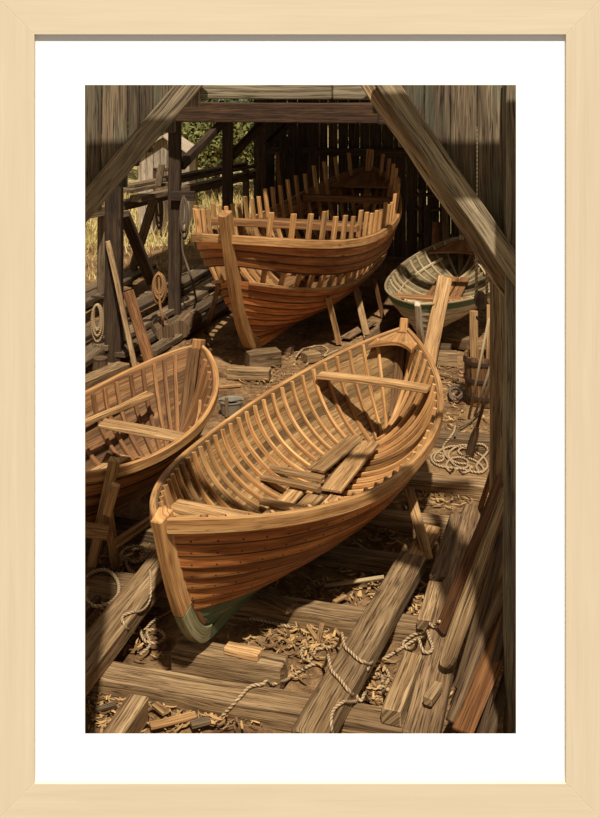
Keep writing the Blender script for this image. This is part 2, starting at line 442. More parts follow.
# ------------------------------------------------------------------ the front boat
root, L = boat_root('rowing_boat', -.741, 5.363, .979, 9.438, 'open rowing boat with varnished orange planks and a green painted bottom, nearest and largest boat')
hf = Hull(L, .752, 2.26, .93, 1.058, 1.092, .759, 1.055, .225, .50, .42, .03, .82)
N_ = 11
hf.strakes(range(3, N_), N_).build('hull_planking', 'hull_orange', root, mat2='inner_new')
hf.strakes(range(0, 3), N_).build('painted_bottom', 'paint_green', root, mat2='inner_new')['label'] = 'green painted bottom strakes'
hf.stempiece(0, .30, 1, .09, .055, .06, ext=.03).build('stem', 'rail_light', root, .006)
hf.stempiece(0, 0, .30, .085, .03, .06).build('painted_forefoot', 'paint_pale', root, .006)['label'] = 'worn green painted foot of the stem'
hf.stempiece(1, 0, 1, .075, .03, .05, ext=.10).build('sternpost', 'rail_light', root, .006)
hf.keelpiece(.07, .01, .062).build('keel', 'paint_green', root)
hf.stempiece(1, .05, .97, .10, .07, -.02).build('apron', 'inner_dark', root, .005)
hf.stempiece(0, .05, .97, .10, .07, -.02).build('apron', 'inner_dark', root, .005)
nr = 30
for k in range(nr):
    w = .045 + .905 * k / (nr - 1)
    hf.rib(w, .022 + .006 * R.random(), .030, top=1.0, tmin=.07).build('rib', 'rib_wood', root, .003)
for sd in (1, -1):
    hf.rail(sd, -.004, .032, -.068, .014).build('outwale', 'rail_light', root, .005)
hf.hook(0, .045).build('breasthook', 'rail_light', root, .005)
hf.hook(1, .055, conc=.8).build('breasthook', 'rail_light', root, .005)
hf.thwart(.80, -.03, .15, .035, over=-.01, bend=.01).build('thwart', 'plank_new', root, .006)
hf.thwart(.165, -.10, .15, .03).build('thwart', 'plank_new', root, .006)
kk = MB()
for (x0, x1, y, wd, z) in ((.9, 3.35, .0, .13, .315),): lb(kk, (x0, y, z), (x1, y, z), wd, .035)
kk.build('keelson', 'inner_dark', root, .005)
for (x0, x1, y0, y1, wd, z) in ((2.62, 3.42, .17, .11, .15, .36), (2.28, 3.30, -.09, -.05, .16, .375), (1.0, 2.35, .15, .17, .13, .35), (1.05, 2.25, -.14, -.16, .13, .35), (1.3, 2.2, .0, .0, .13, .352)):
    m_ = MB(); lb(m_, (x0, y0, z), (x1, y1, z), wd, .026, seg=4, jit=.004); m_.build('floorboard', 'plank_new', root, .004)
for (x, y0, y1, z) in ((2.22, -.02, .46, .40), (2.40, .02, .50, .40), (1.86, -.36, .3, .385), (1.45, -.3, .3, .385)):
    m_ = MB(); lb(m_, (x, y0, z), (x + .04, y1, z), .075, .03, seg=3, jit=.004); m_.build('floor_batten', 'plank_new', root, .004)
# ------------------------------------------------------------------ the boat at left
root, L = boat_root('rowing_boat', -.905, 8.93, -2.15, 6.27, 'brown planked rowing boat at the left with loose planks laid inside it')
hl = Hull(L, .60, 2.37, .9, .913, 1.034, .736, .98, .20, .36, .36, .03, .8)
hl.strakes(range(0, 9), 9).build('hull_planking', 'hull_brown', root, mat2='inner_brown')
hl.stempiece(0, 0, 1, .09, .05, .06, ext=.06).build('stem', 'rail_light', root, .006)
hl.stempiece(0, .05, .98, .12, .09, -.03).build('apron', 'inner_dark', root, .006)
hl.stempiece(1, 0, 1, .08, .05, .06, ext=.06).build('sternpost', 'rail_light', root, .006)
hl.keelpiece().build('keel', 'hull_brown', root)
for w in (.04, .065, .09, .12, .155, .20, .24, .28, .36, .44, .52, .60, .68, .76, .84, .92):
    hl.rib(w, .032, .034, top=.97, tmin=.07).build('rib', 'rib_brown', root, .003)
for sd in (1, -1):
    hl.rail(sd, -.004, .03, -.06, .012).build('outwale', 'rail_light', root, .005)
    hl.rail(sd, -.055, -.08, -.035, .0, .12, .95, t=.78).build('riser', 'rib_wood', root, .004)
for (x0, x1, y, wd, z) in ((.8, 2.1, 0, .16, .31), (.9, 2.1, .2, .13, .315), (.85, 2.1, -.2, .13, .315)):
    m_ = MB(); lb(m_, (x0, y, z), (x1, y, z), wd, .026, seg=4, jit=.004); m_.build('floorboard', 'plank_new', root, .004)
hl.thwart(.72, -.16, .17, .03).build('thwart', 'plank_new', root, .005)
P = atY(101, 423, 7.95); Q = atY(184, 438, 7.85)
beam('loose_plank', P, Q, .16, .03, 'plank_new', 'short pale plank laid crosswise inside the brown boat at the left', 'plank')
P = atY(80, 425, 7.85); Q = atY(152, 395, 8.55)
beam('loose_plank', P, Q, .05, .045, 'plank_new', 'narrow pale batten running along the far inner side of the left boat', 'plank')
# ------------------------------------------------------------------ the big boat in frame at the back
root, L = boat_root('unfinished_boat', -.815, 11.301, 1.212, 17.45, 'large half-planked wooden boat with bare frame heads, at the back of the shed')
hr = Hull(L, 1.05, 2.5, .68, .869, 1.639, 1.294, 1.822, .17, .85, .75, .05, .85)
NR = 15
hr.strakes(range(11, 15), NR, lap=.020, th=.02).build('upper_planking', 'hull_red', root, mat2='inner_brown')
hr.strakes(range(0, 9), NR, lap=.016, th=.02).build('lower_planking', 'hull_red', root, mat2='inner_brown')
hr.stempiece(0, 0, 1, .14, .06, .10, ext=.28).build('stem', 'rail_light', root, .01)
hr.stempiece(1, 0, 1, .12, .06, .08, ext=.30).build('sternpost', 'rib_wood', root, .01)
hr.keelpiece(.10, .01, .09).build('keel', 'hull_red', root)
for k in range(25):
    w = .035 + .93 * k / 24
    hr.rib(w, .055, .05, tmin=.06, ext=.27 + .08 * R.random(), inset=.022).build('rib', 'rib_wood', root, .004)
for sd in (1, -1):
    hr.rail(sd, .0, .035, -.10, .0).build('sheer_rail', 'rail_light', root, .006)
    hr.rail(sd, .0, .03, -.02, .02, .01, .99, t=9.05 / 15).build('lower_batten', 'rail_light', root, .005)
hr.thwart(.27, .17, .14, .09, over=.08).build('cross_beam', 'rib_brown', root, .008)
hr.thwart(.57, -.04, .20, .07).build('thwart', 'rib_brown', root, .006)
hr.thwart(.80, -.02, .18, .10).build('thwart', 'rib_brown', root, .006)
hr.hook(1, .11, zoff=-.09, th=.04, conc=.02).build('stern_deck', 'rib_brown', root, .006)
m_ = MB(); lb(m_, (1.0, 0, .36), (5.6, 0, .36), .16, .09); m_.build('keelson', 'inner_dark', root)
for y in (-.3, .3):
    m_ = MB(); lb(m_, (1.6, y, .48), (5.0, y, .48), .22, .03); m_.build('floorboard', 'inner_dark', root)
# ------------------------------------------------------------------ the white and green boat
root, L = boat_root('dinghy', 1.351, 11.473, 2.575, 15.919, 'small white boat with a green top strake, at right behind the nearest boat')
hw = Hull(L, .715, 2.075, .766, 1.089, .812, .635, .841, .27, .36, .36, .03, .82)
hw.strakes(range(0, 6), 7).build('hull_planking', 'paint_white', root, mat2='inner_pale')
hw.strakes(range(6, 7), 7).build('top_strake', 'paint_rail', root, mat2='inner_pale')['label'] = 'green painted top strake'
hw.stempiece(0, 0, 1, .08, .03, .06, ext=.02).build('stem', 'paint_white', root, .006)
hw.stempiece(1, 0, 1, .08, .03, .05, ext=.03).build('sternpost', 'rib_pale', root, .006)
hw.keelpiece().build('keel', 'paint_white', root)
for k in range(17):
    hw.rib(.06 + .88 * k / 16, .034, .03, tmin=.07).build('rib', 'rib_pale', root, .003)
for sd in (1, -1):
    hw.rail(sd, -.004, .022, -.008, .014).build('outwale', 'rib_pale', root, .005)
    hw.rail(sd, -.05, -.072, -.03, .01, .1, .9, t=.7).build('riser', 'rib_pale', root, .004)
hw.thwart(.36, -.12, .20, .03).build('thwart', 'rib_brown', root, .005)
hw.hook(1, .13, zoff=-.06, th=.03, conc=.3).build('stern_seat', 'rib_brown', root, .005)
hw.hook(0, .07, zoff=-.03).build('breasthook', 'rib_pale', root, .005)
for y in (-.16, 0, .16):
    m_ = MB(); lb(m_, (.9, y, .40), (3.6, y, .40), .14, .025); m_.build('floorboard', 'rib_brown', root)
# ------------------------------------------------------------------ ground
def ground(name, x0, x1, y0, y1, nx, ny, amp, mat, keep=None):
    me = bpy.data.meshes.new(name); vs = []; fs = []
    for j in range(ny + 1):
        for i in range(nx + 1):
            x = x0 + (x1 - x0) * i / nx; y = y0 + (y1 - y0) * j / ny
            z = amp * (mnoise.noise(V((x * 1.7, y * 1.7, 0))) + .5 * mnoise.noise(V((x * 5, y * 5, 3))) + .25 * mnoise.noise(V((x * 12, y * 12, 5)))) - amp * .8
            vs.append((x, y, z))
    for j in range(ny):
        for i in range(nx):
            a = j * (nx + 1) + i; fs.append((a, a + 1, a + nx + 2, a + nx + 1))
    me.from_pydata(vs, [], fs); me.materials.append(MATS[mat])
    for p in me.polygons: p.use_smooth = True
    o = bpy.data.objects.new(name, me); COL.objects.link(o); return struct(o)
ground('floor', -4.2, 6.0, 4.87, 20.0, 200, 300, .02, 'dirt')
def meadow():
    o = ground('ground', -40, 40, 12.0, 75, 90, 90, .06, 'meadow'); o.location.z = -.06; return o
meadow()
# ------------------------------------------------------------------ the setting: gable, back wall, roof
def boards_wall(name, P, Q, z0, z1, bw, gap, th, mat, jit=0.0, ztop=None):
    P = V(P); Q = V(Q); d = (Q - P); L = d.length; d.normalize(); n = V((d.y, -d.x, 0)); mb = MB(); x = 0
    while x < L - .02:
        b = min(bw * R.uniform(.8, 1.25), L - x)
        c = P + d * (x + b / 2) + n * R.uniform(-.006, .006)
        t_ = z1 if ztop is None else ztop((c.x, c.y))
        mb.box(V((c.x, c.y, z0)), V((c.x, c.y, t_)), b - gap * R.uniform(.4, 1.6), th, up=n, seg=6, jit=jit)
        x += b
    return struct(mb.build(name, mat, None, .004))
def gable(name, xs, zfun, mat='barn_grey'):
    mb = MB()
    for a, b in zip(xs, xs[1:]):
        xa = (a - CX) * 5.33 / F; xb = (b - CX) * 5.33 / F
        mb.box(V(((xa + xb) / 2, 5.33 + R.uniform(-.004, .004), zfun((xa + xb) / 2))), V(((xa + xb) / 2, 5.33, 3.46)), xb - xa - .005, .03, up=V((0, -1, 0)), seg=10, jit=.002)
    return struct(mb.build(name, mat, None, .005))
gable('wall_front_left', [50, 70, 86, 102, 128, 140, 153, 176, 200], lambda x: 3.5 - ((205 - 1.1 * (x / 5.33 * F + 300 - 85)) - 70) * 5.33 / F - .08)
gable('wall_front_right', [372, 398, 424, 450, 477, 503, 528, 550], lambda x: 3.5 - ((118 + 1.3 * (x / 5.33 * F + 300 - 400)) - 70) * 5.33 / F - .08)
wb0 = V((.4, 19.2, 0)) - BX * 1.35
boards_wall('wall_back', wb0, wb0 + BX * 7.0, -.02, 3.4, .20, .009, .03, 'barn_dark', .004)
mb = MB()
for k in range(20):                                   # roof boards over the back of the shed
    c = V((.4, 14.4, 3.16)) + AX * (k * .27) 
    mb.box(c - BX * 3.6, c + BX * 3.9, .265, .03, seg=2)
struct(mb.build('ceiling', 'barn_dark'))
def plate(name, P, Q, w, h, mat):
    return struct(beam(name, P, Q, w, h, mat))
plate('trim_1', V((.5, 19.02, 1.95)) - BX * 1.3, V((.5, 19.02, 1.95)) + BX * 5.4, .05, .15, 'post_dark')       # rail of the back wall
# front timbers
beam('header_beam', atY(170, 91.5, 5.40), atY(331.5, 91.5, 5.40), .10, .082, 'post_grey', 'left length of the weathered header beam across the shed front, meeting the other at a butt joint', 'beam', 'header beams')
beam('header_beam', atY(332.5, 91.5, 5.40), atY(420, 92.5, 5.40), .10, .082, 'post_grey', 'short right length of the weathered header beam, running under the right brace', 'beam', 'header beams')
beam('diagonal_brace', atY(62, 234, 5.275), atY(200, 72, 5.275), .115, .07, 'brace_grey', 'weathered diagonal brace in the upper left corner of the shed front', 'brace', 'front braces', up=(0, -1, 0), seg=14, jit=.006)
beam('diagonal_brace', atY(381, 75, 5.2), atY(534, 297, 5.2), .11, .07, 'brace_grey', 'weathered diagonal brace in the upper right corner, uppermost of the two plies', 'brace', 'front braces', up=(0, -1, 0), seg=16, jit=.006)
beam('diagonal_brace', atY(367, 79, 5.275), atY(520, 302, 5.275), .10, .05, 'timber', 'paler backing ply with a wavy edge behind the upper right brace', 'brace', 'front braces', up=(0, -1, 0), seg=22, jit=.03)
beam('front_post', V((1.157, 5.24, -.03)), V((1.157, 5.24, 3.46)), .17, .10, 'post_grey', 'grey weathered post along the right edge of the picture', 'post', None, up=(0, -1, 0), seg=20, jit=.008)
beam('inner_post', V((1.188, 6.0, -.03)), V((1.188, 6.0, 3.15)), .085, .10, 'timber', 'brown squared post just left of the grey right-hand post', 'post', None, up=(0, -1, 0), seg=16, jit=.006)
# ------------------------------------------------------------------ side posts
pg = 'posts of the open left side'
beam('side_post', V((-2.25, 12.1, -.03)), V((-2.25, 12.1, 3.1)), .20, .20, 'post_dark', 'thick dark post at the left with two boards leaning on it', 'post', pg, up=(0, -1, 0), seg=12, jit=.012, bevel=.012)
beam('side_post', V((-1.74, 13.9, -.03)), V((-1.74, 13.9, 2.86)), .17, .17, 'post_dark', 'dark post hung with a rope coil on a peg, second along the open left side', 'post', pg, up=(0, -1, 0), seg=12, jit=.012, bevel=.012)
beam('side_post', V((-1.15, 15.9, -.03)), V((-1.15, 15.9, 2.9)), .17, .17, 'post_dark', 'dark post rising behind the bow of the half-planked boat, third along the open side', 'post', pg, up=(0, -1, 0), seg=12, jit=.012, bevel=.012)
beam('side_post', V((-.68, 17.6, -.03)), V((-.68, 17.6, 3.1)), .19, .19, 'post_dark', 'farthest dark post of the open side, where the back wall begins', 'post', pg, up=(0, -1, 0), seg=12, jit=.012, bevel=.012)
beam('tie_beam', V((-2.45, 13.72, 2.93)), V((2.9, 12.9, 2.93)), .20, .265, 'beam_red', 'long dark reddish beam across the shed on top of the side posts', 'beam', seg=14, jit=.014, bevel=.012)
kb = 'knee braces of the side posts'
beam('knee_brace', atY(181, 166, 13.95), atY(223, 122, 15.4), .10, .12, 'post_dark', 'knee brace rising right from the post with the rope coil', 'brace', kb)
beam('knee_brace', atY(232, 156, 15.95), atY(262, 124, 17.0), .10, .12, 'post_dark', 'knee brace rising right from the third side post', 'brace', kb)
beam('knee_brace', atY(267, 146, 17.5), atY(292, 120, 18.2), .10, .12, 'post_dark', 'knee brace rising right from the farthest side post into the dark', 'brace', kb)
# ------------------------------------------------------------------ sleepers on the ground
sg = 'sleepers across the shed floor'
def sleeper(c, s0, s1, ztop, w, h, mat, label):
    P = V((c.x, c.y, ztop - h / 2)) + BX * s0; Q = V((c.x, c.y, ztop - h / 2)) + BX * s1
    return beam('sleeper', P, Q, w, h, mat, label, 'timber', sg, jit=.01, bevel=.01)
sleeper(at(234, 691, .1), -1.5, .95, .1, .17, .13, 'timber', 'long rough sleeper across the bottom of the picture in front of the bow')
sleeper(at(400, 618, .1), -2.6, .36, .1, .15, .13, 'timber', 'rough sleeper passing under the bow of the nearest boat, second from the bottom')
sleeper(at(397, 557, .1), -2.3, .28, .1, .15, .13, 'timber', 'rough sleeper under the nearest boat, level with the foot of its prop')
sleeper(at(420, 516, .1), -1.6, .42, .1, .15, .13, 'timber', 'rough sleeper to the right of the nearest boat, between its prop and the pale shavings')
sleeper(at(455, 479, .1), -1.2, .45, .1, .17, .13, 'timber', 'rough sleeper just in front of the loose rope coil at the right')
sleeper(at(462, 435, .1), -.9, .45, .1, .17, .13, 'timber', 'dark sleeper just behind the loose rope coil at the right')
# ------------------------------------------------------------------ long timbers and planks along the floor
def pl(a, b, zt, w, h, mat, label, name='plank', cat='plank', **k):
    return lay(name, a, b, zt, w, h, mat, label, cat, None, **k)
lay('timber', (56, 692), (166, 553), .21, .20, .11, 'timber', 'squared timber running from the left edge up behind the bow of the nearest boat', 'timber', bevel=.01)
lay('timber', (308, 732), (413, 553), .205, .185, .105, 'timber', 'long pale squared timber in the bottom middle with rope lying across it', 'timber', bevel=.01)
pl((409, 565), (432, 525), .15, .13, .05, 'plank_new', 'short plank beyond the far end of the long pale timber, under the prop')
pl((437, 576), (456, 514), .19, .095, .09, 'timber_dark', 'narrow dark plank right of the prop foot, farthest of three in a line')
pl((424, 619), (436, 581), .17, .09, .07, 'timber', 'short sunlit plank in the middle of three in a line at the lower right')
pl((391, 709), (413, 652), .19, .105, .09, 'timber', 'narrow plank nearest of three in a line, just left of the wide plank')
pl((420, 733), (476, 504), .17, .185, .07, 'timber_dark', 'wide dark grey plank running up from the bottom edge at the lower right')
lay('timber', (110, 736), (139, 694), .15, .115, .15, 'timber', 'stub of squared timber at the bottom left corner, in front of the long sleeper', 'timber', bevel=.008)
lay('block', (176, 643), (284, 662), .145, .16, .145, 'timber', 'heavy wooden block under the stem of the nearest boat', 'block', bevel=.008)
lay('chock', (226, 644), (260, 652), .185, .075, .04, 'plank_new', 'small split chock lying on the block under the nearest bow', 'block')
pl((262, 592), (292, 606), .13, .10, .04, 'timber', 'short board end lying on the sleeper under the turn of the nearest hull')
pl((95, 594), (78, 612), .13, .09, .05, 'timber_dark', 'dark offcut under the rope loops at the left edge', name='offcut', cat='offcut')
# blocks that carry the hulls
def kblock(root_o, xl, top, w, h, label):
    M = Matrix.Translation(root_o.location) @ Matrix.Rotation(root_o.rotation_euler.z, 4, 'Z')
    a = M @ V((xl, -w / 2, top - h / 2)); b = M @ V((xl, w / 2, top - h / 2))
    return beam('keel_block', a, b, .16, h, 'timber_dark', label, 'block', None)
boats = {o['label'][:5]: o for o in bpy.data.objects if o.get('category') == 'boat'}
rf, rl, rr_, rw = boats['open '], boats['brown'], boats['large'], boats['small']
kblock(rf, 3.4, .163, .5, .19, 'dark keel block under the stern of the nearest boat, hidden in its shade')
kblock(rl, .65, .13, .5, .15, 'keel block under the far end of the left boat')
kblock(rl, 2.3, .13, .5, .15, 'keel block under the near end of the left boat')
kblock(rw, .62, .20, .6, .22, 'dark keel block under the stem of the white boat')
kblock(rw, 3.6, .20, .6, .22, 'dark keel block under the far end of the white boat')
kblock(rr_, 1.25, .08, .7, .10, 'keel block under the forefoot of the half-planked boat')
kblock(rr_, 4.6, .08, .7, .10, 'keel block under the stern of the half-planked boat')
lay('block', (247, 352), (279, 349), .17, .22, .17, 'timber', 'squared block in front of the stem of the half-planked boat', 'block')
lay('block', (228, 367), (270, 369), .12, .16, .12, 'timber', 'low block lying between the half-planked stem and the nearest boat', 'block')
lay('block', (304, 353), (318, 351), .11, .17, .11, 'timber', 'small block with a rope end beside it, right of the half-planked stem', 'block')
lay('block', (432, 351), (457, 352), .16, .12, .16, 'timber', 'squared block on the floor below the white boat, right of the leaning plank', 'block')
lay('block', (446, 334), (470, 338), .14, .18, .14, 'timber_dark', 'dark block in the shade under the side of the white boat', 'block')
CAM = V((0, 0, H))
def cast(px, py):
    d = V(((px - CX) / F, 1, -(py - HY) / F)).normalized()
    ok, loc, n, i, ob, m = S.ray_cast(bpy.context.evaluated_depsgraph_get(), CAM, d)
    return (V(loc), d, ob) if ok else (None, d, None)
# ------------------------------------------------------------------ props
bpy.context.view_layer.update()
def prop(p, q, Yp, w, label, mat='plank_new', group=None, zb=0.0):
    P = atY(p[0], p[1], Yp); Q = at(q[0], q[1], zb)
    hit, d, ob = cast(p[0], p[1] - 3)
    if hit is not None and ob.parent is not None: P = hit - d * (w * .5 + .01); print('prop', p, 'on', ob.name, P)
    return beam('prop', Q, P, w, w * .7, mat, label, 'prop', group, up=(0, -1, 0))
prop((409, 490), (429, 562), 7.5, .075, zb=.11, label= 'pale timber prop leaning against the right side of the nearest boat')
rp = 'props of the half-planked boat'
prop((328, 300), (339, 344), 12.9, .075, 'leftmost of the pale props under the right side of the half-planked boat', group=rp)
prop((356, 291), (367, 336), 13.3, .09, 'thick pale prop in the middle under the half-planked boat', group=rp)
prop((374, 278), (383, 318), 14.1, .06, 'thin brown prop third along the right side of the half-planked boat', 'rib_brown', group=rp)
prop((385, 266), (390, 284), 15.6, .06, 'farthest short prop under the stern of the half-planked boat', 'rib_brown', group=rp)
prop((219, 287), (206, 333), 12.5, .06, 'dark prop under the left bow of the half-planked boat', 'timber_dark', group=rp)
# trestle at the left
st = empty('boat_stand', at(100, 572, 0), 'rough wooden stand of nailed posts propping the left boat', 'stand')
def sp(name, P, Q, w, h, mat='plank_new', up=(0, -1, 0)):
    o = beam(name, V(P) - st.location, V(Q) - st.location, w, h, mat, parent=st, up=up); return o
sp('post', at(89, 578, 0), atY(115, 459, 6.72), .075, .05)
sp('cleat', atY(107, 515, 6.66), atY(116, 484, 6.66), .06, .05, 'plank_new')
sp('leg', at(116, 571, 0), atY(108, 512, 6.72), .065, .05, 'plank_new')
sp('rail', atY(40, 525, 6.64), atY(109, 533, 6.64), .09, .04)
sp('brace', atY(114, 545, 6.70), atY(152, 519, 6.95), .055, .04, 'plank_new')
# ------------------------------------------------------------------ leaning timbers
beam('leaning_plank', V((1.405, 11.28, .0)), atY(445, 277, 11.75), .17, .06, 'plank_new', 'broad plank standing against the bow of the white boat', 'plank', up=(0, -1, 0))
lw = 'boards stacked against the right-hand post'
def lean(p, q, zb, Yt, w, h, mat, label, name='leaning_board', up=(-.6, -.3, .5), **k):
    return beam(name, at(p[0], p[1], zb), atY(q[0], q[1], Yt), w, h, mat, label, 'board', lw, up=up, **k)
lean((441, 630), (502, 478), .20, 5.86, .085, .03, 'timber_orange', 'thin orange board leaning at the right, farthest left of the leaning boards')
lean((480, 510), (505, 430), .16, 6.9, .05, .03, 'timber_orange', 'thin orange board leaning low behind the post, just above the wide grey plank')
lean((459, 690), (512, 505), .14, 5.72, .075, .03, 'timber_dark', 'dark narrow board leaning behind the round-ended plank')
lean((462, 733), (516, 600), .12, 5.50, .15, .03, 'timber_orange', 'broad orange-brown board leaning nearest the bottom right corner', up=(-.75, -.3, .4))
lean((450, 722), (510, 568), .12, 5.62, .055, .03, 'timber_dark', 'narrow brown board leaning beside the broad orange-brown board')
lean((488, 738), (520, 640), .10, 5.40, .06, .03, 'timber_dark', 'short dark board leaning in the bottom right corner beside the grey post')
lean((478, 736), (520, 560), .06, 5.42, .06, .03, 'timber_dark', 'dark narrow board leaning behind the broad orange-brown board, against the grey post')
# round-ended plank
P = at(444, 668, .21); Q = atY(509, 488, 5.80)
mb = MB(); d = Q - P; x = d.normalized(); y = V((-.6, -.3, .5)).cross(x).normalized(); z = x.cross(y); L = d.length; rings = []
for s_, ww in ((0, .025), (.012, .06), (.035, .085), (.08, .105), (.3, .105), (.6, .10), (.8, .09), (1.0, .09)):
    s_ = s_ if s_ > .09 else s_
    c = d * s_ if s_ > .09 else x * s_
    rings.append([c - y * ww / 2 - z * .02, c + y * ww / 2 - z * .02, c + y * ww / 2 + z * .02, c - y * ww / 2 + z * .02])
mb.sweep(rings); o = mb.build('leaning_board', 'timber', bevel=.006, loc=P)
tag(o, 'grey-brown plank with a rounded lower end leaning at the right', 'board', lw)
lay('wooden_peg', (427, 697), (438, 681), .235, .05, .05, 'timber', 'short wooden peg lying on the wide dark grey plank', 'peg')
# left leaning boards
beam('leaning_board', at(136, 371, .0), atY(108, 241, 11.95), .06, .05, 'timber', 'thin tall batten leaning on the nearest side post at the left', 'board', 'boards leaning on the side post', up=(0, -1, 0))
beam('leaning_board', at(151, 366, .0), atY(128, 291, 11.95), .13, .04, 'timber_orange', 'short broad reddish board leaning on the nearest side post at the left', 'board', 'boards leaning on the side post', up=(.3, -1, 0))
# ------------------------------------------------------------------ lumber outside the left posts
lg = 'lumber stacked on the ground at the left'
stack = [((40, 322), (150, 264), .30, .24, 'topmost long board'), ((70, 340), (205, 268), .22, .22, 'second board down'), ((100, 345), (215, 283), .20, .2, 'third board from the left'),
         ((60, 372), (132, 322), .16, .26, 'broad low board'), ((118, 352), (226, 290), .12, .2, 'low front board'), ((150, 350), (232, 300), .08, .17, 'front thin board')]
desc = ['topmost long grey board of the pile on the ground beyond the nearest side post', 'long grey board of the pile crossing behind the hanging orange rope coil', 'grey board of the pile ending near the second side post',
        'broad low grey board at the left edge behind the rope coil on the left', 'low grey board in front of the pile near the two log ends', 'thin grey board lying nearest the half-planked bow at the left']
for (a, b, zt, w, _), ds in zip(stack, desc):
    lay('lumber_board', a, b, zt, w, .07, 'lumber_grey', ds, 'board', lg, jit=.012)
more = [((150, 292), (214, 262), .16), ((165, 286), (222, 258), .20), ((184, 290), (232, 262), .12), ((140, 300), (196, 272), .10), ((60, 300), (120, 274), .12), ((60, 312), (110, 290), .10)]
md = ['grey board in the low heap between the first two side posts', 'grey board on top of the heap behind the second side post', 'grey board right of the second side post beside the half-planked bow',
      'low grey board under the heap between the first two side posts', 'grey board at the far left behind the grey stake', 'low grey board at the left edge under the rack']
for (a, b, zt), ds in zip(more, md):
    lay('lumber_board', a, b, zt, .20, .08, 'lumber_grey', ds, 'board', lg, jit=.012)
lay('timber', (66, 386), (124, 362), .26, .17, .26, 'timber', 'squared timber at the left edge behind the brown left boat', 'timber', bevel=.01)
lay('timber', (60, 408), (112, 384), .16, .2, .16, 'timber_dark', 'dark low timber at the left edge against the side of the brown left boat', 'timber', bevel=.01)
# rack
rg = 'long boards on the outdoor rack'
def rk(a, Ya, b, Yb, w, h, label, mat='lumber_grey'):
    return beam('rack_board', atY(a[0], a[1], Ya), atY(b[0], b[1], Yb), w, h, mat, label, 'board', rg, jit=.01)
rk((84, 214), 14.0, (262, 172), 19.4, .22, .13, 'lowest and thickest long board on the rack outside the posts')
rk((126, 191), 14.6, (250, 166), 18.9, .24, .05, 'middle long board on the outdoor rack, lying on the thickest one')
rk((128, 186), 14.8, (243, 163.5), 18.8, .20, .045, 'topmost long board on the outdoor rack')
rk((135, 199), 14.3, (185, 188), 15.4, .20, .08, 'short board end jutting left on the outdoor rack')
beam('rack_post', V((-2.86, 14.45, -.05)), V((-2.86, 14.45, 1.62)), .12, .12, 'lumber_grey', 'grey stake holding up the left end of the outdoor rack', 'post', None, up=(0, -1, 0))
beam('rack_post', V((-1.02, 18.9, -.05)), V((-1.02, 18.9, 1.62)), .12, .12, 'lumber_grey', 'grey stake holding up the far right end of the outdoor rack', 'post', None, up=(0, -1, 0))
beam('raking_strut', atY(152, 282, 12.9), atY(124, 214, 12.2), .13, .11, 'post_dark', 'dark strut slanting down to the right from the nearest side post', 'brace', None, up=(0, -1, 0))
beam('raking_strut', at(128, 284, 0), atY(155, 196, 14.9), .13, .11, 'lumber_grey', 'grey strut slanting up to the right under the outdoor rack', 'brace', None, up=(0, -1, 0))
beam('stub_post', atY(158, 186, 15.3), atY(162, 164, 15.3), .10, .07, 'lumber_grey', 'short board end standing up from the outdoor rack in front of the hut', 'board', None, up=(0, -1, 0))
beam('peg', atY(171, 196, 13.78), atY(195, 196, 13.78), .10, .12, 'post_dark', 'stout peg jutting right from the second side post, carrying a coil', 'peg')
# logs
def log(P, Q, r, label):
    mb = MB(); P = V(P); Q = V(Q); n = 6
    pts = [P.lerp(Q, k / n) - P for k in range(n + 1)]
    mb.tube(pts, r, 14, rr=[r * (1 + .08 * R.uniform(-1, 1)) for _ in pts]); o = mb.build('log', 'timber_dark', smooth=False, loc=P, bevel=.01)
    return tag(o, label, 'log', 'short logs beside the left boat')
log(V((-1.72, 12.75, .14)), V((-1.88, 13.3, .14)), .13, 'left one of two short logs under the hanging orange rope')
log(V((-1.55, 12.95, .14)), V((-1.45, 13.5, .14)), .14, 'right one of two short logs, showing its round end, beside the second side post')
log(V((-2.28, 11.42, .0)), V((-2.28, 11.42, .22)), .085, 'small upright log stub below the rope coil at the left edge')
bpy.context.view_layer.update()
# ------------------------------------------------------------------ ropes
def hank(name, c, rx, rz, turns, r, mat, label, tail=None, yaw=0):
    pts = []
    n = 14
    for k in range(turns * n + 1):
        a = 2 * math.pi * k / n; tt = k / n
        s_ = 1 - .17 * (tt % 3) + .03 * math.sin(tt * 5)
        dx = rx * s_ * math.sin(a); dz = rz * (math.cos(a) * s_ - (1 - s_) * -1)
        dy = .012 * math.sin(tt * 2.3) - .008 * tt
        pts.append(V(c) + V((dx * math.cos(yaw), dx * math.sin(yaw) + dy - .0, dz)))
    if tail: pts += [V(p) for p in tail]
    return rope(name, pts, r, mat, label, None, 3)
hank('rope_coil', atY(97.5, 325, 12.05), .075, .25, 6, .014, 'rope', 'pale rope coil hanging at the left edge of the picture', tail=None)
beam('peg', V((-2.33, 12.06, .755)), V((-2.52, 12.06, .775)), .035, .035, 'post_dark', 'small peg on the left side of the nearest side post, holding the pale coil', 'peg')
hank('rope_coil', atY(159, 290, 12.75), .085, .21, 6, .017, 'rope_orange', 'orange-brown rope coil hanging low between the first two side posts, its tail trailing down',
     tail=[atY(160, 305, 12.7), atY(163, 320, 12.7), at(161, 337, .04), at(168, 345, .03)])
hank('rope_coil', atY(184, 220, 13.7), .055, .30, 5, .016, 'rope_dark', 'dark rope coil hanging from the peg on the second side post',
     tail=[atY(182, 245, 13.7), atY(186, 262, 13.7), atY(192, 280, 13.72), at(197, 304, .03)])
hank('rope_coil', atY(159, 213, 15.72), .055, .29, 4, .015, 'rope_dark', 'dark rope hank hanging under the outdoor rack left of the second side post', tail=[atY(161, 232, 15.7), atY(162, 236, 15.7)])
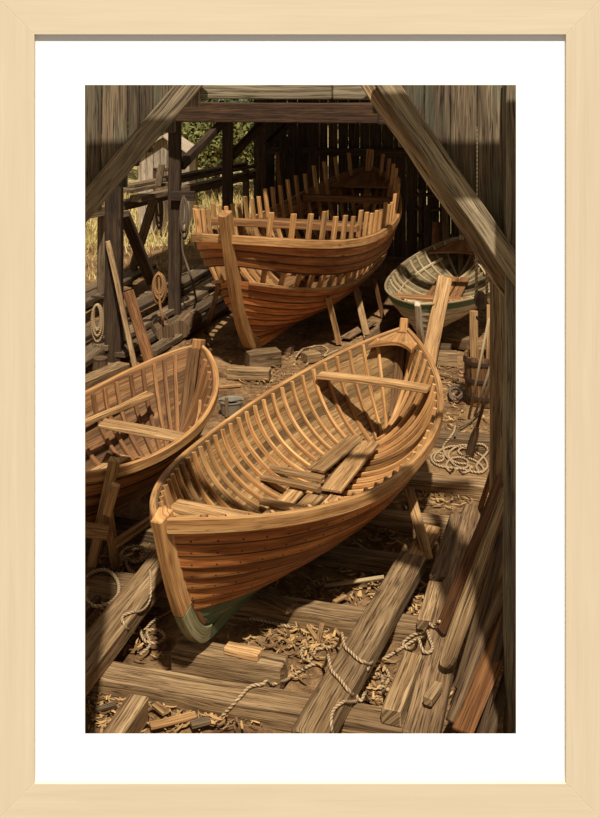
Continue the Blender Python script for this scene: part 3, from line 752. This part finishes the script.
def drape(pts, r):
    pts = [V((p[0], p[1], 0)) for p in pts]; out = []
    for p in spline(pts, 6):
        hit, d, ob = cast(p.x, p.y)
        out.append((hit if hit is not None else at(p.x, p.y)) + V((0, 0, r * 1.5)))
    for _ in range(3):
        sm = [out[0]] + [(a + b * 2 + c) / 4 for a, b, c in zip(out, out[1:], out[2:])] + [out[-1]]
        out = [V((q.x, q.y, max(q.z, o.z))) for q, o in zip(sm, out)]
    return out
def rope_on(name, pts, r, mat, label): return rope(name, drape(pts, r), r, mat, label, None, 2)
def gr(pts, z=.035): return [at(p[0], p[1], p[2] if len(p) > 2 else z) for p in pts]
rope_on('rope', [(214, 727), (228, 713), (240, 700, .12), (250, 689, .13), (264, 687, .05), (280, 686), (296, 676), (312, 667, .1), (322, 668, .225), (334, 676, .225), (343, 686, .22), (350, 696), (358, 704), (372, 702), (388, 692)], .0095, 'rope',
     'pale rope wandering from the bottom edge across the long pale timber in the foreground')
rope_on('rope', [(250, 621), (272, 625), (295, 631), (309, 637), (317, 647), (312, 660), (306, 664), (301, 656), (304, 650), (314, 652, .12), (326, 650, .222), (340, 648, .222), (350, 654, .222), (357, 661, .2), (368, 667), (380, 663), (396, 654, .1), (410, 645, .2), (422, 640, .205), (432, 646, .205), (430, 655, .205), (416, 653, .205), (402, 647, .19), (414, 637, .18), (430, 632, .19), (440, 624, .22)], .0095, 'rope',
     'brown rope looping over the long pale timber to a bight on the wide dark plank')
rope_on('rope', [(367, 672), (376, 668), (386, 672), (389, 682), (380, 691), (370, 689), (367, 680), (374, 676), (383, 680), (381, 687)], .010, 'rope', 'small ring of rope on the chips right of the long pale timber')
rope_on('rope', [(332, 738), (331, 722), (334, 712, .12), (342, 706, .12), (356, 704, .06)], .009, 'rope', 'short rope end dropping to the bottom edge beside the long pale timber')
rope('rope', gr([(78, 590), (90, 574), (106, 570), (117, 580), (118, 594), (108, 604), (94, 606), (86, 598), (88, 588), (84, 602), (78, 612)], .125), .012, 'rope', 'loops of pale rope at the left edge under the wooden stand')
rope('rope', gr([(121, 566), (122, 552), (134, 546), (146, 550), (146, 558), (134, 562), (126, 557), (128, 568), (138, 576), (140, 584)], .05), .012, 'rope', 'coil of rope on the floor right of the wooden stand legs')
rope_on('rope', [(150, 572, .215), (151, 590, .2), (149, 604, .2), (140, 614, .06), (122, 618), (128, 634), (142, 635), (150, 626), (162, 618), (172, 613)], .009, 'rope', 'thin cord crossing the left timber and curling on the ground by the bow')
rope('rope', gr([(140, 627), (144, 640), (156, 643), (165, 637), (158, 630), (147, 632), (150, 645), (140, 655)], .03), .009, 'rope', 'small tangle of cord on the dirt left of the bow block')
rope_on('rope_coil', [(458, 428), (452, 437), (446, 444), (443, 450), (447, 459), (458, 465), (468, 466), (470, 472), (462, 475), (451, 474), (446, 468), (450, 461), (460, 459), (468, 463), (466, 470), (455, 470), (440, 468), (433, 464), (431, 458), (436, 454), (443, 456), (443, 462), (436, 463), (434, 459), (440, 452), (452, 448), (466, 450), (478, 455), (486, 462), (487, 470), (480, 474), (476, 468), (482, 460), (488, 452), (482, 446), (470, 447), (458, 452), (464, 458), (478, 464), (484, 473), (474, 474), (456, 468), (448, 456), (460, 447), (476, 449)], .0105, 'rope', 'large loose coil of pale rope on the floor at the right between two sleepers')
rope('rope', gr([(453, 398), (449, 392), (452, 386), (459, 386), (463, 391, .05), (460, 398, .05), (452, 399, .05), (450, 391, .06), (456, 388, .06), (462, 393, .07), (457, 398, .07)]), .014, 'rope_dark', 'dark rope heaped at the foot of the tub at the right')
rope('rope', gr([(296, 357), (302, 350), (312, 347, .12), (322, 346), (328, 350), (324, 356), (331, 353), (338, 350)]), .012, 'rope', 'rope end curled round the small block behind the nearest boat')
# hanging tackle
beam('purlin', V((.5, 6.42, 3.2)), V((1.6, 6.42, 3.2)), .08, .10, 'post_dark', 'short beam behind the right brace that the tackle hangs from', 'beam')
tk = empty('block_and_tackle', atY(480, 300, 6.4), 'wooden pulley block and iron hook hanging on two ropes at the right', 'tackle')
def tp(mb, name, mat, **k): return mb.build(name, mat, tk, **k)
o0 = tk.location.copy()
for px, y1 in ((476.5, 300), (487, 298)):
    m_ = MB(); a = atY(px, y1, 6.4); m_.tube([V((a.x, a.y, 3.2)) - o0, V((a.x, a.y, (3.2 + a.z) / 2)) - o0, a - o0], .010, 7); tp(m_, 'hanging_rope', 'rope', smooth=True)
m_ = MB(); c = atY(480.5, 300, 6.4) - o0
ring = [V((c.x + .035 * math.cos(a), c.y, c.z + .05 * math.sin(a))) for a in [2 * math.pi * k / 16 for k in range(16)]]
m_.sweep([[p + V((0, -.03, 0)) for p in ring], [p + V((0, -.02, 0)) * 1 + (p - c) * .15 for p in ring], [p + V((0, .02, 0)) + (p - c) * .15 for p in ring], [p + V((0, .03, 0)) for p in ring]]); pbk = tp(m_, 'pulley_block', 'timber_dark')
m_ = MB(); m_.tube([c + V((0, -.036, 0)), c + V((0, .036, 0))], .016, 10); m_.build('sheave_pin', 'iron', pbk)
m_ = MB(); m_.tube(spline([c + V(q) for q in ((0, 0, -.045), (0, 0, -.075), (.022, 0, -.092), (.024, 0, -.118), (0, 0, -.132), (-.022, 0, -.118), (-.022, 0, -.104))], 5), .007, 7); tp(m_, 'hook', 'iron', smooth=True)
# ------------------------------------------------------------------ tub and tools at the right
tb = empty('wooden_tub', at(484, 402, 0), 'dark wooden tub bound with hoops, against the right post', 'tub')
tr, th_ = .205, .50
mb = MB(); ns = 18
for k in range(ns):
    a0 = 2 * math.pi * k / ns + .012; a1 = 2 * math.pi * (k + 1) / ns - .012; rings = []
    for zz, q in ((0, .90), (.25, 1.0), (th_ + R.uniform(-.01, .015), 1.03)):
        rings.append([V((tr * q * math.cos(a0), tr * q * math.sin(a0), zz)), V((tr * q * math.cos(a1), tr * q * math.sin(a1), zz)), V(((tr * q - .025) * math.cos(a1), (tr * q - .025) * math.sin(a1), zz)), V(((tr * q - .025) * math.cos(a0), (tr * q - .025) * math.sin(a0), zz))])
    mb.sweep(rings, v0=k * .7)
mb.build('staves', 'inner_dark', tb)
for zz, q in ((.07, .935), (.25, 1.0), (.43, 1.025)):
    m_ = MB(); m_.lathe([(tr * q + .002, zz), (tr * q + .010, zz), (tr * q + .010, zz + .035), (tr * q + .002, zz + .035)], 28)
    m_.f = m_.f[:-2]; m_.uv = m_.uv[:-2]
    m_.build('hoop', 'iron', tb)
m_ = MB(); m_.lathe([(tr * .88, .02), (tr * .88, .05)], 20); m_.build('bottom_board', 'timber_dark', tb)
tc = tb.location
beam('stake', tc + V((-.10, .02, .052)), tc + V((-.085, .14, .93)), .085, .05, 'plank_new', 'pale squared stake standing in the tub, left one', 'stake', 'stakes standing in the tub', up=(0, -1, 0))
beam('stake', tc + V((.06, .02, .052)), tc + V((.10, .15, .99)), .085, .05, 'plank_new', 'pale squared stake standing in the tub, right one beside the post', 'stake', 'stakes standing in the tub', up=(0, -1, 0))
def pole(name, P, Q, r, mat, label, cat):
    mb = MB(); P = V(P); Q = V(Q); mb.tube([V(), (Q - P) * .5, Q - P], r, 8); o = mb.build(name, mat, smooth=True, loc=P); return tag(o, label, cat, 'poles leaning at the tub')
pole('pole', at(469, 417, .01), atY(489, 318, 9.95), .013, 'rib_pale', 'thin pale pole leaning in front of the tub, left of two', 'pole')
pole('pole', at(474, 418, .01), atY(495, 352, 9.8), .013, 'rib_pale', 'thin pale pole leaning in front of the tub, right of two', 'pole')
# oar
P = at(469, 455, .03); Q = atY(493, 372, 8.7); d = Q - P; x = d.normalized(); y = x.cross(V((0, -1, .3))).normalized(); z = x.cross(y)
oar = empty('oar', P, 'dark oar standing blade down on the loose rope coil at the right', 'oar')
mb = MB(); rings = []
for s_, ww, hh in ((0, .05, .012), (.02, .075, .014), (.22, .07, .016), (.32, .035, .03)):
    c = x * s_; rings.append([c - y * ww / 2 - z * hh / 2, c + y * ww / 2 - z * hh / 2, c + y * ww / 2 + z * hh / 2, c - y * ww / 2 + z * hh / 2])
mb.sweep(rings); mb.build('blade', 'timber_dark', oar)
mb = MB(); mb.tube([x * .31, d * .7, d], .016, 8); mb.build('shaft', 'timber_dark', oar, smooth=True)
rope('cord', gr([(455, 436, .12), (458, 428, .05), (466, 424, .02), (473, 419, .02), (480, 408, .03)]), .010, 'rope_dark', 'dark cord trailing from the tub towards the loose coil')
# bucket behind the nearest boat
bk = empty('bucket', at(231, 413, 0), 'round grey metal bucket between the left boat and the nearest boat', 'bucket')
m_ = MB(); m_.lathe([(.095, 0), (.122, .125), (.128, .125), (.128, .137), (.116, .137), (.111, .125), (.088, .012), (.001, .012)], 28); m_.build('body', 'bucket_metal', bk, smooth=False)
m_ = MB(); m_.lathe([(.001, .085), (.103, .085)], 20); m_.build('contents', 'dark_water', bk)
m_ = MB(); m_.tube(spline([V((-.124, 0, .125)), V((-.10, -.07, .15)), V((0, -.132, .16)), V((.10, -.07, .15)), V((.124, 0, .125))], 5), .006, 6); m_.build('handle', 'iron', bk)
beam('stick', at(219, 387, .02), at(241, 385, .02), .03, .03, 'plank_new', 'short stick lying on the floor behind the grey bucket', 'stick')
beam('stake', at(226.5, 417, 0), atY(226.5, 397, 10.05), .035, .03, 'timber', 'small upright stake in front of the grey bucket', 'stake', None, up=(0, -1, 0))
# ------------------------------------------------------------------ offcuts lying about
def off(a, b, w, h, mat, label, z=.03): return beam('offcut', at(a[0], a[1], z), at(b[0], b[1], z), w, h, mat, label, 'offcut', None, jit=.003, bevel=.003)
pole('pole', at(325, 586, .03), at(384, 577, .1), .014, 'rib_pale', 'pale round stick on the chips between two sleepers, under the nearest hull', 'stick')
off((150, 726), (196, 715), .05, .02, 'plank_new', 'long flat offcut on the chips at the bottom left')
off((155, 704), (166, 713), .045, .02, 'plank_new', 'short curled offcut beside the timber stub at the bottom left')
off((95, 710), (116, 704), .035, .02, 'lumber_grey', 'thin grey offcut in the bottom left corner')
off((191, 725), (210, 720), .05, .022, 'lumber_grey', 'blue-grey offcut near the bottom edge, left of the rope')
off((318, 641), (323, 622), .03, .025, 'plank_new', 'upright pale sliver beside the long pale timber')
off((308, 627), (317, 640), .022, .02, 'plank_new', 'thin brown sliver crossing the rope beside the long pale timber')
off((334, 602), (346, 596), .03, .02, 'plank_new', 'small wedge offcut beneath the pale round stick')
off((433, 373), (458, 380), .04, .02, 'timber_dark', 'thin dark lath on the sunlit floor right of the nearest stern')
off((225, 374), (268, 379), .03, .02, 'plank_new', 'long lath lying in front of the low block behind the nearest boat')
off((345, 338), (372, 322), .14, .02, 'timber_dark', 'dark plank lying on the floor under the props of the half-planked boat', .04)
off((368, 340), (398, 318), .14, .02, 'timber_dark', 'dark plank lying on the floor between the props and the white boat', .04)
# shavings over the floor (nobody could count them)
def shavings(name, n, region, smin, smax, seed):
    rr = random.Random(seed); mb = MB()
    for _ in range(n):
        x, y = region(rr); a = rr.uniform(0, 6.283); l = rr.uniform(smin, smax); w = l * rr.uniform(.12, .35); cu = rr.uniform(-.2, .5)
        tz = .004 + rr.uniform(0, .016); ti = rr.uniform(-.35, .35); ca, sa = math.cos(a), math.sin(a)
        def q(u, v, z): return V((x + ca * u - sa * v, y + sa * u + ca * v, max(.004, tz + z + ti * v)))
        b = len(mb.v); k = 3
        for i in range(k + 1):
            u = (i / k - .5) * l; z = cu * (u * u) / l * 2
            mb.v += [q(u, -w / 2 * (1 - .5 * abs(2 * i / k - 1)), z), q(u, w / 2 * (1 - .5 * abs(2 * i / k - 1)), z)]
        for i in range(k):
            mb.face((b + 2 * i, b + 2 * i + 1, b + 2 * i + 3, b + 2 * i + 2), ((0, 0), (0, 1), (1, 1), (1, 0)))
    o = mb.build(name, 'chips', recalc=False); o['kind'] = 'stuff'
    return tag(o, 'pale wood shavings and chips strewn over the dirt floor', 'shavings')
def reg(rr):
    if rr.random() < .55:
        hot = [(345, 535, 45, 16), (440, 500, 35, 10), (300, 640, 35, 14), (330, 590, 50, 12), (405, 600, 18, 25), (110, 710, 28, 20), (200, 715, 60, 14), (250, 670, 45, 6), (360, 690, 30, 20), (450, 420, 30, 14), (440, 385, 30, 14), (290, 355, 35, 12), (270, 380, 40, 8), (375, 560, 40, 40), (130, 560, 30, 12), (110, 630, 30, 30)]
        h = rr.choice(hot); p = at(rr.gauss(h[0], h[2] * .6), max(250, rr.gauss(h[1], h[3] * .6)), 0)
        return p.x, max(p.y, 4.95)
    y = 4.95 + 11 * rr.random() ** 1.8; return rr.uniform(-.28 * y, .24 * y), y
shavings('wood_shavings', 4200, reg, .025, .085, 3)
# ------------------------------------------------------------------ back of the shed
bl = 'boards leaning at the back wall'
for (a, b, Yt, w, mat, ds) in (((292, 205), (284, 137), 18.6, .16, 'post_dark', 'dark board leaning against the back wall, farthest left behind the frame heads'),
                               ((300, 205), (297, 128), 18.7, .14, 'post_dark', 'second dark board leaning on the back wall from the left'),
                               ((312, 205), (313, 134), 18.7, .14, 'post_dark', 'dark board leaning left against the back wall, above the frame heads'),
                               ((286, 205), (277, 152), 18.3, .07, 'timber_orange', 'thin reddish lath leaning beside the farthest side post'),
                               ((425, 252), (427, 205), 17.7, .12, 'post_dark', 'dark board upright at the back wall behind the white boat'),
                               ((433, 253), (437, 222), 17.6, .18, 'timber_orange', 'short reddish board leaning at the back wall behind the white boat'),
                               ((443, 251), (444, 200), 17.6, .12, 'timber_dark', 'brown upright board at the back wall above the white boat')):
    B = atY(b[0], b[1], Yt); A_ = V((B.x + (a[0] - b[0]) * Yt / F, B.y - .35, 0))
    beam('leaning_board', A_, B, w, .05, mat, ds, 'board', bl, up=(0, -1, 0))
sh = empty('shelf_rack', V((2.15, 17.9, 0)), 'dark open shelf against the back wall behind the white boat', 'shelf')
for x_, nm in ((0, 'upright'), (.72, 'upright')):
    m_ = MB(); m_.box(V((0, 0, 0)) + BX * x_, V((0, 0, 1.34)) + BX * x_, .07, .07, up=V((0, -1, 0))); m_.build(nm, 'timber_dark', sh)
for zz in (.55, 1.02, 1.27):
    m_ = MB(); m_.box(V((0, 0, zz)) - BX * .08, V((0, 0, zz)) + BX * .80, .28, .035); m_.build('shelf_board', 'timber_dark', sh)
# ------------------------------------------------------------------ outdoors
hut = empty('hut', V((-2.97, 22.5, -.05)), 'small pale plank hut with a gabled roof, outside beyond the left posts', 'hut')
mb = MB(); W2, D2, ze, zp = .54, .7, 1.75, 2.12
x = -W2
while x < W2 - .01:
    b = min(.155, W2 - x); xc = x + b / 2
    mb.box(V((xc, -D2, 0)), V((xc, -D2, ze + (zp - ze) * (1 - abs(xc) / W2) - .02)), b - .012, .03, up=V((0, -1, 0))); x += b
for sx in (-1, 1): mb.box(V((sx * W2, 0, 0)), V((sx * W2, 0, ze)), 1.4, .03, up=V((sx, 0, 0)))
mb.box(V((0, D2, 0)), V((0, D2, ze)), 1.2, .03, up=V((0, 1, 0)))
mb.build('wall', 'hut_wood', hut)
for sx in (-1, 1):
    m_ = MB(); s0 = V((sx * (W2 + .14), 0, ze - .085)); s1 = V((0, 0, zp)); m_.box(s0, s1, 1.7, .04, up=V((0, 0, 1))); m_.build('roof', 'hut_wood', hut)
m_ = MB(); m_.box(V((.05, -D2 - .03, .02)), V((.05, -D2 - .03, 1.35)), .42, .03, up=V((0, -1, 0))); dr = m_.build('door', 'lumber_grey', hut)
m_ = MB(); m_.box(V((.2, -D2 - .055, .62)), V((.2, -D2 - .055, .74)), .03, .02, up=V((0, -1, 0))); m_.build('door_handle', 'iron', dr)
m_ = MB()
for P_, Q_ in (((-.19, 0), (-.19, 1.40)), ((.29, 0), (.29, 1.40)), ((-.22, 1.40), (.32, 1.40))): m_.box(V((P_[0], -D2 - .045, P_[1])), V((Q_[0], -D2 - .045, Q_[1])), .05, .03, up=V((0, -1, 0)))
m_.build('door_frame', 'timber_dark', hut)
def tree(x, y, h, r, mat, label, seed, nl=5200, name='tree', ls=.085):
    rr = random.Random(seed); t = empty(name, V((x, y, -.08)), label, 'tree', 'trees and bushes beyond the shed')
    m_ = MB(); m_.tube([V((0, 0, 0)), V((.05, 0, h * .3)), V((0, .05, h * .75))], .1, 8, rr=[r * .12, r * .08, r * .03]); m_.build('trunk', 'post_dark', t)
    mb = MB(); cl = [(V((rr.gauss(0, r * .45), rr.gauss(0, r * .45), h * rr.uniform(.25, .9))), r * rr.uniform(.3, .55)) for _ in range(14)]
    for _ in range(nl):
        c, q = rr.choice(cl); d = V((rr.gauss(0, 1), rr.gauss(0, 1), rr.gauss(0, 1))).normalized(); p = c + d * q * rr.uniform(.75, 1.05)
        if p.z < .05: p.z = .05 + rr.random() * .2
        a = V((rr.gauss(0, 1), rr.gauss(0, 1), rr.gauss(0, 1))).normalized(); b = a.cross(d)
        if b.length < .01: continue
        b.normalize(); s_ = ls * rr.uniform(.6, 1.3); k = len(mb.v)
        mb.v += [p - a * s_, p + b * s_ * .45, p + a * s_, p - b * s_ * .45]; mb.face((k, k + 1, k + 2, k + 3), ((0, 0), (0, 1), (1, 1), (1, 0)))
    mb.build('foliage', mat, t, recalc=False)
tree(-4.0, 30, 3.4, 1.7, 'leaf_green', 'green leafy tree right behind the hut', 1)
tree(-2.4, 28, 2.6, 1.4, 'leaf_yellow', 'yellow-green bush seen between the second and third side posts', 2)
tree(-1.0, 30, 3.2, 1.5, 'leaf_green', 'green tree seen between the third and farthest side posts', 3)
tree(-6.2, 33, 4.0, 2.0, 'leaf_dark', 'dark tree at the left beyond the hut', 4)
tree(-2.6, 36, 4.6, 2.4, 'leaf_dark', 'tall dark tree standing far behind the yellow-green bush', 5, 3200)
tree(.6, 34, 4.4, 2.2, 'leaf_green', 'tall tree seen only through gaps in the back wall', 6)
tree(2.6, 25.5, 3.2, 1.3, 'leaf_green', 'leafy bush just behind the gaps of the back wall at the right', 7)
tree(-3.2, 24.8, 1.2, .8, 'leaf_yellow', 'low yellowish shrub beside the hut', 8, 1400, 'shrub')
rr = random.Random(9); mb = MB()
for _ in range(9000):
    y = rr.uniform(16.5, 30); x = rr.uniform(-.33 * y, -.035 * y)
    if x > -1.5 and y < 20: continue
    hgt = rr.uniform(.08, .42) * (1 if y > 19 else .5); a = rr.uniform(0, 6.28); w = .02; l = V((rr.gauss(0, .12), rr.gauss(0, .12), hgt)); b = len(mb.v); dx = V((math.cos(a) * w, math.sin(a) * w, 0)); p = V((x, y, -.10))
    mb.v += [p - dx, p + dx, p + l]; mb.face((b, b + 1, b + 2), ((0, 0), (1, 0), (.5, 1)))
o = mb.build('meadow_grass', 'straw', recalc=False); o['kind'] = 'stuff'; tag(o, 'dry golden grass growing outside beyond the left posts', 'grass')
# ------------------------------------------------------------------ picture frame and mat
YF, YM = 4.80, 4.819
fr = empty('picture_frame', V((0, YF + .03, H - 754 * YF / F)), 'pale natural wood picture frame with a white mat, surrounding the whole boat shed', 'picture frame')
fo = fr.location
def fp(px, py, Y): return V(((px - CX) * Y / F, Y, H - (py - HY) * Y / F))
ix0, ix1, iy0, iy1 = 34.4, 566, 34.6, 783.6; ox0, ox1, oy0, oy1 = -9, 609, -9, 827
def rail4(corners, name):
    mb = MB(); a = [fp(px, py, YF) - fo for px, py in corners]; b = [p + V((0, .075, 0)) for p in a]
    # ring: inner lip -> outer, as a mitred prism swept along its length
    i0, i1, o1, o0 = a; I0, I1, O1, O0 = b
    mb.sweep([[i0, o0, O0, I0], [i1, o1, O1, I1]], v0=R.uniform(0, 3)); return mb.build(name, 'frame_wood', fr, .0015)
rail4([(ix0, iy0), (ix1, iy0), (ox1, oy0), (ox0, oy0)], 'frame_rail')
rail4([(ix1, iy0), (ix1, iy1), (ox1, oy1), (ox1, oy0)], 'frame_rail')
rail4([(ix1, iy1), (ix0, iy1), (ox0, oy1), (ox1, oy1)], 'frame_rail')
rail4([(ix0, iy1), (ix0, iy0), (ox0, oy0), (ox0, oy1)], 'frame_rail')
mb = MB()
mo = [fp(px, py, YF) for px, py in ((18, 18), (582, 18), (582, 800), (18, 800))]
mi = [fp(px, py, YM) for px, py in ((85, 85), (516, 85), (516, 734), (85, 734))]
for y, flip in ((YM, 0), (YM + .003, 1)):
    b = len(mb.v)
    mb.v += [V((p.x, y, p.z)) - fo for p in mo] + [V((p.x, y, p.z)) - fo for p in mi]
for k in range(4):
    k2 = (k + 1) % 4
    mb.face((k, k2, 4 + k2, 4 + k), ((0, 0), (1, 0), (1, 1), (0, 1)))
    mb.face((8 + k, 12 + k, 12 + k2, 8 + k2), ((0, 0), (1, 0), (1, 1), (0, 1)))
    mb.face((4 + k, 4 + k2, 12 + k2, 12 + k), ((0, 0), (1, 0), (1, 1), (0, 1)))
    mb.face((k, 8 + k, 8 + k2, k2), ((0, 0), (1, 0), (1, 1), (0, 1)))
mb.build('mat_board', 'mat_white', fr)['label'] = 'white mat board with a rectangular opening'
# ------------------------------------------------------------------ light, world, camera
sl = bpy.data.lights.new('sun', 'SUN'); sl.energy = 5.8; sl.angle = math.radians(1.6); sl.color = (1, .965, .90)
so = bpy.data.objects.new('sun', sl); COL.objects.link(so)
TS = V((.05, -.50, .86)).normalized()
so.rotation_euler = (-TS).to_track_quat('-Z', 'Y').to_euler(); so.location = TS * 20 + V((0, 5, 0))
wd = bpy.data.worlds.new('world'); S.world = wd; wd.use_nodes = True
bg = wd.node_tree.nodes['Background']; bg.inputs[0].default_value = (1, .90, .76, 1); bg.inputs[1].default_value = .34
cam = bpy.data.cameras.new('camera'); cam.sensor_fit = 'HORIZONTAL'; cam.sensor_width = 36; cam.lens = F * 36 / 600
cam.shift_x = 0; cam.shift_y = -(409 - HY) / 600; cam.clip_start = .05; cam.clip_end = 300
co = bpy.data.objects.new('camera', cam); COL.objects.link(co); co.location = (0, 0, H); co.rotation_euler = (math.pi / 2, 0, 0)
S.camera = co
S.view_settings.view_transform = 'Standard'; S.view_settings.look = 'None'; S.view_settings.exposure = 0; S.view_settings.gamma = 1
S.view_settings.use_curve_mapping = False
